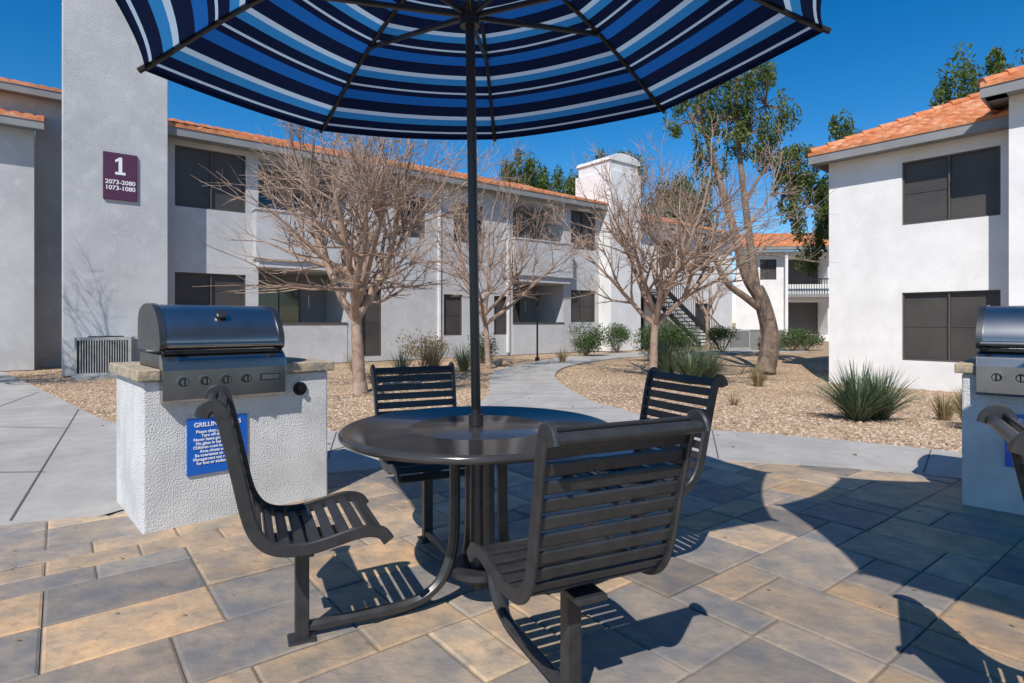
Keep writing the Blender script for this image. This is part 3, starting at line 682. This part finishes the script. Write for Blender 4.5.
def blades(mb,n,h,spread,rr,k,w=.02,z0=0,cx=0,cy=0):
    for _ in range(n):
        a=rr.random()*6.283; t=rr.uniform(.02,1.)**.7*spread; l=h*rr.uniform(.65,1.1)
        d=Vector((math.cos(a),math.sin(a),0)); sd=Vector((-d.y,d.x,0))*w*.5*rr.uniform(.6,1.2); b=Vector((cx,cy,z0))+d*rr.random()*.06*spread
        pts=[]
        for i in range(5):
            q=i/4; ang=t*(.55+.55*q); pts.append(b); b=b+(d*math.sin(ang)+Vector((0,0,math.cos(ang))))*l/4
        wds=[.8,1,.85,.55,.04]; vs=[]
        for p,ww in zip(pts,wds): vs+=[p-sd*ww,p+sd*ww]
        mb.add(vs,[(2*i,2*i+1,2*i+3,2*i+2) for i in range(4)],k)
def plant(name,x,y,n,h,spread,seed,k='blade',w=.022):
    mb=MB(); blades(mb,n,h,spread,random.Random(seed),k,w,-.02); return mb.obj(name,loc=(x,y,gz(x,y)))
plant('spiky_agave_plant',4.5,7.55,460,.82,1.55,1,w=.02); plant('spiky_agave_plant',4.95,7.85,340,.78,1.5,2,w=.02)
plant('dry_grass_clump',5.5,6.9,240,.55,1.0,3,'dry',.012); plant('dry_grass_clump',6.1,8.2,160,.45,1.1,9,'dry',.012); plant('dry_grass_clump',5.85,7.4,200,.6,1.0,23,'dry',.012)
plant('spiky_agave_plant',4.0,13.0,300,1.0,1.25,4); plant('spiky_agave_plant',4.6,13.6,260,1.0,1.2,5); plant('spiky_agave_plant',3.7,13.9,260,1.05,1.2,25)
plant('dry_grass_clump',3.4,8.9,50,.25,1.2,6,'dry',.012); plant('dry_grass_clump',-2.5,10.6,60,.5,.7,7,'dry',.012); plant('dry_grass_clump',5.6,13.2,160,.6,1.1,26,'dry',.012)
plant('dry_grass_clump',-1.9,14.0,220,.9,1.1,8,'dry',.014); plant('dry_grass_clump',-1.2,14.4,220,.8,1.2,18,'blade',.014); plant('dry_grass_clump',1.5,17.2,90,.55,1.,19,'dry',.014)
plant('dry_grass_clump',-2.6,13.6,120,.7,1.1,28,'blade',.014); plant('dry_grass_clump',-3.6,13.4,120,.6,1.1,29,'dry',.014)
def shrub(x,y,r,h,seed,k='leafd',n=2600):
    rr=random.Random(seed); mb=MB()
    for i in range(9): a=rr.random()*6.28; mb.tube([(0,0,-.02),(math.cos(a)*r*.4,math.sin(a)*r*.4,h*.4),(math.cos(a)*r*.7,math.sin(a)*r*.7,h*.75)],[.02,.012,.006],4,'bark2')
    for i in range(12):
        v=rv(rr); leaves(mb,(v.x*r*.5,v.y*r*.5,h*.52+v.z*h*.25),(r*.5,r*.5,h*.27),n//12,.075,rr,k)
    mb.obj('green_shrub',loc=(x,y,gz(x,y)))
shrub(2.6,20.4,.85,1.4,1,n=4200); shrub(4.5,18.2,.85,1.35,2,n=4200); shrub(5.4,18.6,.9,1.45,3,n=4200); shrub(-2.3,14.9,.8,1.15,4,'dry',1500); shrub(11.6,24.,.9,1.2,5,n=4000); shrub(12.7,25,.8,1.,6); shrub(8.3,22.9,.8,1.1,7,n=3500); shrub(-.9,17.2,.6,1.,8,n=1500); shrub(13.8,23,.9,1.1,9); shrub(4.1,22.6,.7,1.2,10,n=3500); shrub(9.9,22.3,.6,.9,11)

lt=MB(); rr=random.Random(77)
for _ in range(2200):
    y=4.9+rr.random()**1.3*12; x=rr.uniform(-.8,.85)*y
    if inpoly(x,y,walk) and rr.random()<.93: continue
    if y<yedge(x)+.5: continue
    z=(ztop if inpoly(x,y,walk) else gz(x,y)+.01)+.006; a=rr.random()*6.28; l=rr.uniform(.015,.035); c,s=math.cos(a)*l,math.sin(a)*l
    lt.add([(x+c,y+s,z),(x-s*.5,y+c*.5,z+.008),(x-c,y-s,z),(x+s*.5,y-c*.5,z+.004)],[(0,1,2,3)],'dry')
for _ in range(60):
    y=rr.uniform(1.9,5); x=rr.uniform(-.9,.9)*y
    if y>yedge(x): continue
    z=.019; a=rr.random()*6.28; l=rr.uniform(.006,.014); c,s=math.cos(a)*l,math.sin(a)*l
    lt.add([(x+c,y+s,z),(x-s*.5,y+c*.5,z+.004),(x-c,y-s,z),(x+s*.5,y-c*.5,z+.003)],[(0,1,2,3)],'dry')
lt.obj('leaf_litter')

# ------------------------------------------------------------------ light, sky, camera
sx,sy=.28,.86
sd=bpy.data.lights.new('sun','SUN'); sd.energy=4.95; sd.angle=math.radians(.5); sd.color=(1,.95,.88)
so=bpy.data.objects.new('sun',sd); C.objects.link(so); so.rotation_euler=Vector((sx,sy,-1)).to_track_quat('-Z','Y').to_euler()
W=bpy.data.worlds.new('World'); bpy.context.scene.world=W; W.use_nodes=True; nt=W.node_tree
sk=nt.nodes.new('ShaderNodeTexSky'); sk.sky_type='NISHITA'; sk.sun_disc=False
sk.sun_elevation=math.atan(1/math.hypot(sx,sy)); sk.sun_rotation=math.atan2(-sx,-sy)
sk.altitude=1200; sk.air_density=1.0; sk.dust_density=.05; sk.ozone_density=2.0
hs=nt.nodes.new('ShaderNodeHueSaturation'); hs.inputs['Saturation'].default_value=1.45; hs.inputs['Value'].default_value=1.0
bg=nt.nodes['Background']; bg.inputs[1].default_value=.14
nt.links.new(sk.outputs[0],hs.inputs['Color']); nt.links.new(hs.outputs[0],bg.inputs[0])
sc=bpy.context.scene
sc.view_settings.view_transform='Standard'; sc.view_settings.look='None'; sc.view_settings.exposure=0
cd=bpy.data.cameras.new('camera'); cd.sensor_width=36; cd.lens=20.4; cd.shift_y=-19.5/1024; cd.clip_start=.05; cd.clip_end=3000
co=bpy.data.objects.new('camera',cd); C.objects.link(co); co.location=(0,0,1.21); co.rotation_euler=(math.pi/2,0,0); sc.camera=co
